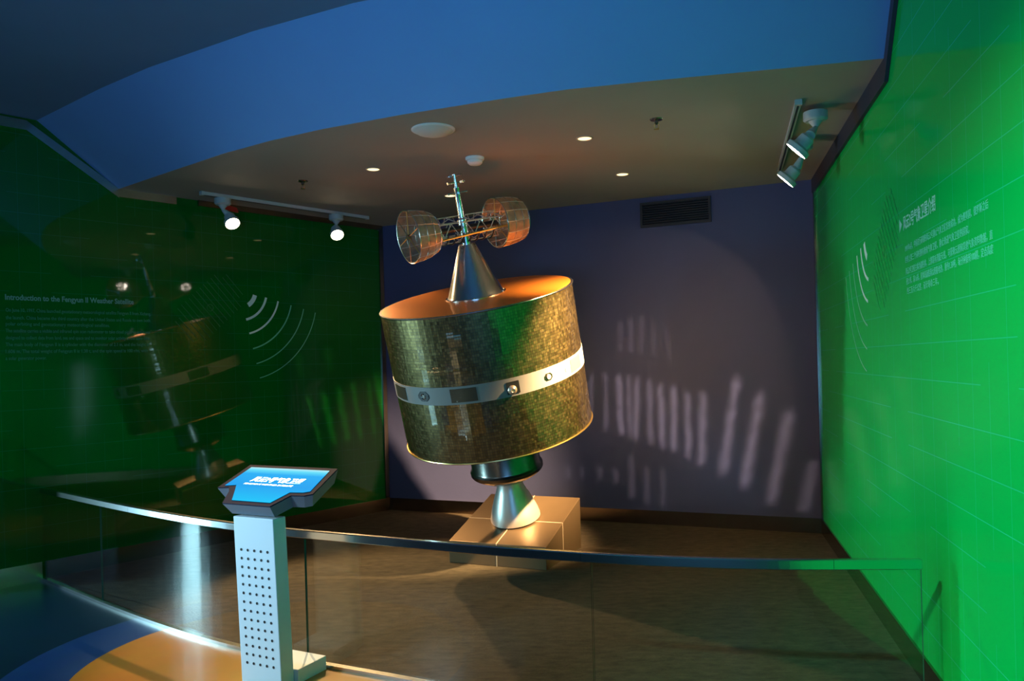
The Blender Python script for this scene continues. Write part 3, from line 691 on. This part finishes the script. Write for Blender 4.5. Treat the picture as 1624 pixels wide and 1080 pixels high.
def sprinkler(px, py, label):
    c = onz(px, py, ZC); g = empty('fire_sprinkler', c, label, 'fire sprinkler', 'fire sprinklers')
    bm = B(); add_lathe(bm, [(0, 0), (.042, 0), (.038, -.006), (.014, -.012), (0, -.012)], c, V((0, 0, 1)), n=24); obj('escutcheon', bm, M['gunmetal'], g, True)
    bm = B(); add_lathe(bm, [(0, -.012), (.012, -.012), (.012, -.028), (.007, -.034), (0, -.034)], c, V((0, 0, 1)), n=16); obj('body', bm, M['gunmetal'], g, True)
    for s_ in (-1, 1):
        bm = B(); add_path(bm, [c + V((.008 * s_, 0, -.028)), c + V((.016 * s_, 0, -.042)), c + V((.010 * s_, 0, -.056)), c + V((0, 0, -.062))], .002, 6); obj('yoke_arm', bm, M['brass'], g, True)
    bm = B(); add_lathe(bm, [(0, -.062), (.017, -.062), (.017, -.065), (0, -.066)], c, V((0, 0, 1)), n=16); obj('deflector', bm, M['brass'], g, True)
sprinkler(1041, 189, 'small pendant fire sprinkler on the ceiling nearest the right spotlights')
sprinkler(480, 287, 'small pendant fire sprinkler on the ceiling nearest the left spotlights')

# ---------------- track spotlights ----------------
def track(name, a_, b2, label, z0=ZC):
    a_, b2 = V(a_), V(b2); d = (b2 - a_).normalized(); sd = V((-d.y, d.x, 0)); g = empty(name, (a_ + b2) / 2, label, 'lighting track')
    bm = B(); add_box(bm, a_ - sd * .018 - V((0, 0, .030)), d, sd, up, (b2 - a_).length, .036, .0295); bevel(obj('rail_body', bm, M['grey'], g), .002)
    bm = B(); add_box(bm, a_ + d * .02 - sd * .006 - V((0, 0, .0325)), d, sd, up, (b2 - a_).length - .04, .012, .002); obj('conductor_slot', bm, M['black'], g)
    for e in (a_, b2):
        bm = B(); add_box(bm, e - d * .012 - sd * .021 - V((0, 0, .034)), d, sd, up, .024, .042, .0335); obj('end_cap', bm, M['grey'], g)
def track_head(top, face, target, label, group, face_m, r=.062, gear=.075, power=0, size=110, color=WARM, blend=.35, grey=None, core=0, csize=48, beam=None, cbeam=None):
    """gear box under the track, hinged bracket, drum-shaped lamp"""
    top, face = V(top), V(face); d = (V(target) - face).normalized(); gm = grey or M['grey']
    g = empty('track_spotlight', top, label, 'spotlight', group)
    bm = B(); add_lathe(bm, [(0, 0), (gear, 0), (gear, -.045), (gear - .012, -.056), (0, -.056)], top, V((0, 0, 1)), n=36); obj('gear_box', bm, gm, g, True)
    piv = top + V((0, 0, -.095)); back = face - d * .115
    bm = B(); add_lathe(bm, [(0, -.056), (.042, -.056), (.014, -.092), (.012, -.100), (0, -.100)], top, V((0, 0, 1)), n=24); obj('swivel_cone', bm, gm, g, True)
    bm = B(); add_tube(bm, piv, back, .014, 14, .034); obj('bracket', bm, gm, g, True)
    bm = B(); add_lathe(bm, [(0, -.115), (.032, -.115), (.046, -.10), (.050, -.045), (r, -.030), (r, -.002), (r - .006, 0), (r - .006, -.010), (0, -.010)], face, d, n=36); hd = obj('lamp_head', bm, gm, g, True)
    bm = B(); add_lathe(bm, [(0, -.001), (r - .008, -.001), (r - .008, -.009), (0, -.009)], face, d, n=32); obj('lit_lens', bm, face_m, hd, True)
    if power:
        s_ = spot('track_spot_light', face + d * .012, beam or target, power, color, size, blend, .028)
        if core: spot('track_spot_core', face + d * .013, cbeam or target, core, color, csize, 1.0, .04)
    return g
LZ = ZC - .032
tA, tB = onz(320, 307, ZC - .02), onz(582, 346, ZC - .02); tA.z = tB.z = ZC - .0005
track('lighting_track', tA, tB, 'pale lighting track on the ceiling along the left wall')
for px, py, bx, by, tgt, lab in ((353, 315, 369, 355, (-.72, 4.95, 0), 'glaring track spotlight at the left, first from the sloping steel trim'), (533, 341, 535, 373, (-.50, 5.25, 0), 'glaring track spotlight nearer the back corner of the left wall')):
    tp = onz(px, py, LZ); f_ = onz(bx, by, 2.83 if px < 400 else 2.845)
    track_head(tp, f_, tgt, lab, 'left track spotlights', M['lampface'], .066, .07, power=440, size=60, blend=.45, core=22, csize=130)
tA, tB = onz(1266, 158, ZC), onz(1236, 266, ZC)
tA.z = tB.z = ZC - .0005
track('lighting_track', tA, tB, 'pale lighting track on the ceiling along the right wall')
for i_, (px, py, bx, by, zb, lab) in enumerate(((1293, 178, 1262, 240, 2.80, 'upper one of the two grey spotlights hanging from the right track'), (1272, 226, 1245, 287, 2.80, 'lower one of the two grey spotlights hanging from the right track'))):
    tp = onz(px, py, LZ); f_ = onz(bx, by, zb)
    print('RIGHT HEAD', tp, f_)
    track_head(tp, f_, f_ + V((-.62, .31, -.70)), lab, 'right track spotlights', M['lampface_side'], .077, .072, power=(18, 24)[i_], size=82, blend=.22, beam=f_ + V((-.406, .69, -.60)) * 3, core=(8600, 0)[i_], csize=44, cbeam=V((.42, 6.12, 1.50)))
# added patterned spots standing in for track light reflected off the faceted drum
def streak_beam(loc, P, n, d, strokes, power, color, s_max):
    # a patterned spot square on to a wall; strokes are (px, y_top, y_bottom, width_m, strength) on that wall
    loc = V(loc); n = V(n); D = (loc - P).dot(n); l = bpy.data.lights.new('added_streak_light', 'SPOT'); l.energy = power; l.color = color
    l.spot_size = math.radians(150); l.spot_blend = .3; l.shadow_soft_size = .02; o = bpy.data.objects.new('added_streak_light', l); COL.objects.link(o)
    zl = n; yl = V((0, 0, 1)); xl = yl.cross(zl).normalized()
    o.matrix_world = Matrix(((xl.x, yl.x, zl.x, loc.x), (xl.y, yl.y, zl.y, loc.y), (xl.z, yl.z, zl.z, loc.z), (0, 0, 0, 1)))
    l.use_nodes = True; nt = l.node_tree; N = nt.nodes.new; L = nt.links.new; em = nt.nodes['Emission']
    def op(k, a, b=None, c=None):
        q = N('ShaderNodeMath'); q.operation = k
        for i, v in enumerate((a, b, c)):
            if v is None: continue
            if isinstance(v, (int, float)): q.inputs[i].default_value = v
            else: L(v, q.inputs[i])
        return q.outputs[0]
    tc = N('ShaderNodeTexCoord'); sp = N('ShaderNodeSeparateXYZ'); L(tc.outputs['Normal'], sp.inputs[0])
    az = op('MAXIMUM', op('ABSOLUTE', sp.outputs[2]), .001)
    u = op('MULTIPLY', op('DIVIDE', sp.outputs[0], az), D); v = op('MULTIPLY', op('DIVIDE', sp.outputs[1], az), D)
    cb = N('ShaderNodeCombineXYZ'); L(u, cb.inputs[0]); L(v, cb.inputs[1])
    nz = N('ShaderNodeTexNoise'); nz.inputs['Scale'].default_value = 9; nz.inputs['Detail'].default_value = 2; L(cb.outputs[0], nz.inputs['Vector'])
    nw = N('ShaderNodeTexNoise'); nw.inputs['Scale'].default_value = 16; nw.inputs['Detail'].default_value = 3; L(cb.outputs[0], nw.inputs['Vector'])
    uw = op('ADD', u, op('MULTIPLY', op('SUBTRACT', nz.outputs['Fac'], .5), .07))
    tot = None
    for (px0, y0, px1, y1, wd, st) in strokes:
        a, b = onpl(px0, y0, P, n), onpl(px1, y1, P, n)
        ua, ub = (a - loc).dot(xl), (b - loc).dot(xl); va, vb = (a.z - loc.z), (b.z - loc.z)
        k = (ub - ua) / (vb - va); du = op('SUBTRACT', uw, op('MULTIPLY_ADD', v, k, ua - k * va))
        q = op('DIVIDE', du, wd); g1 = op('POWER', 2.718, op('MULTIPLY', op('MULTIPLY', q, q), -1.0))
        e = (va - vb) / 2; m = (va + vb) / 2; h = op('DIVIDE', op('ABSOLUTE', op('SUBTRACT', v, m)), e)
        ss = N('ShaderNodeMapRange'); ss.interpolation_type = 'SMOOTHSTEP'; L(h, ss.inputs['Value']); ss.inputs['From Min'].default_value = 1.12; ss.inputs['From Max'].default_value = .8
        w_ = op('MULTIPLY', op('MULTIPLY', g1, ss.outputs[0]), st); tot = w_ if tot is None else op('ADD', tot, w_)
    c3 = op('POWER', az, -3.0)      # even brightness over the flat wall
    c3 = op('MINIMUM', c3, 60.0)
    L(op('MULTIPLY', op('MULTIPLY', tot, c3), op('MULTIPLY_ADD', nw.outputs['Fac'], 1.6, .1)), em.inputs['Strength'])
SB = [(938, 592, 936, 672, .020, .5), (960, 592, 962, 682, .020, .6), (981, 594, 985, 690, .024, 1.0), (997, 596, 999, 694, .020, .8), (1011, 598, 1008, 698, .024, .9), (1030, 602, 1032, 704, .022, .8), (1047, 610, 1051, 712, .028, 1.0), (1068, 612, 1069, 716, .028, .95),
      (1090, 622, 1092, 730, .030, .85), (1115, 622, 1112, 738, .036, .85), (1168, 596, 1146, 752, .040, .85), (1206, 620, 1180, 774, .044, .8), (1252, 650, 1222, 800, .050, .55), (1290, 730, 1274, 812, .050, .35),
      (1000, 505, 1000, 560, .018, .4), (1016, 500, 1018, 562, .018, .3), (984, 510, 984, 560, .016, .3), (1036, 520, 1038, 566, .018, .2), (1056, 520, 1060, 572, .018, .18),
      (950, 740, 951, 760, .02, .3), (975, 742, 978, 766, .02, .3), (1000, 720, 1003, 790, .024, .3), (1024, 740, 1028, 800, .026, .28), (1050, 745, 1052, 806, .026, .22), (900, 738, 901, 758, .018, .25), (922, 738, 924, 758, .018, .25)]
streak_beam(onz(1262, 240, 2.80) + V((-.03, .02, -.05)), LB, nB, None, SB, 380, (1, .66, .40), 0)
SL = [(318, 690, 322, 722, .03, .3), (348, 684, 352, 730, .03, .4), (379, 669, 384, 735, .03, .5), (405, 664, 416, 730, .035, .6), (432, 650, 450, 720, .035, .8), (458, 636, 478, 715, .035, 1), (485, 627, 506, 712, .035, 1), (512, 622, 531, 705, .035, .9), (536, 612, 552, 700, .035, .8), (560, 606, 573, 698, .03, .7), (584, 602, 594, 690, .03, .6),
      (470, 560, 474, 600, .05, .2), (520, 550, 524, 590, .05, .2)]
streak_beam(onz(1245, 287, 2.80) + V((-.05, .03, -.05)), LB, nL, None, SL, 420, (1, .70, .32), 0)
# small red wedge by the end of the steel trim
c = onz(290, 322, ZC - .03) ; c = LB + dL * 1.86 + nL * .005 + V((0, 0, ZC - .055))
bm = B(); add_prism(bm, [c, c + dL * -.14 + V((0, 0, -.012)), c + dL * -.12 + V((0, 0, .03)), c + dL * .02 + V((0, 0, .05))], nL * .03); tag(obj('red_wedge', bm, M['red']), 'small red wedge at the top edge of the left wall beside the steel trim', 'fitting')
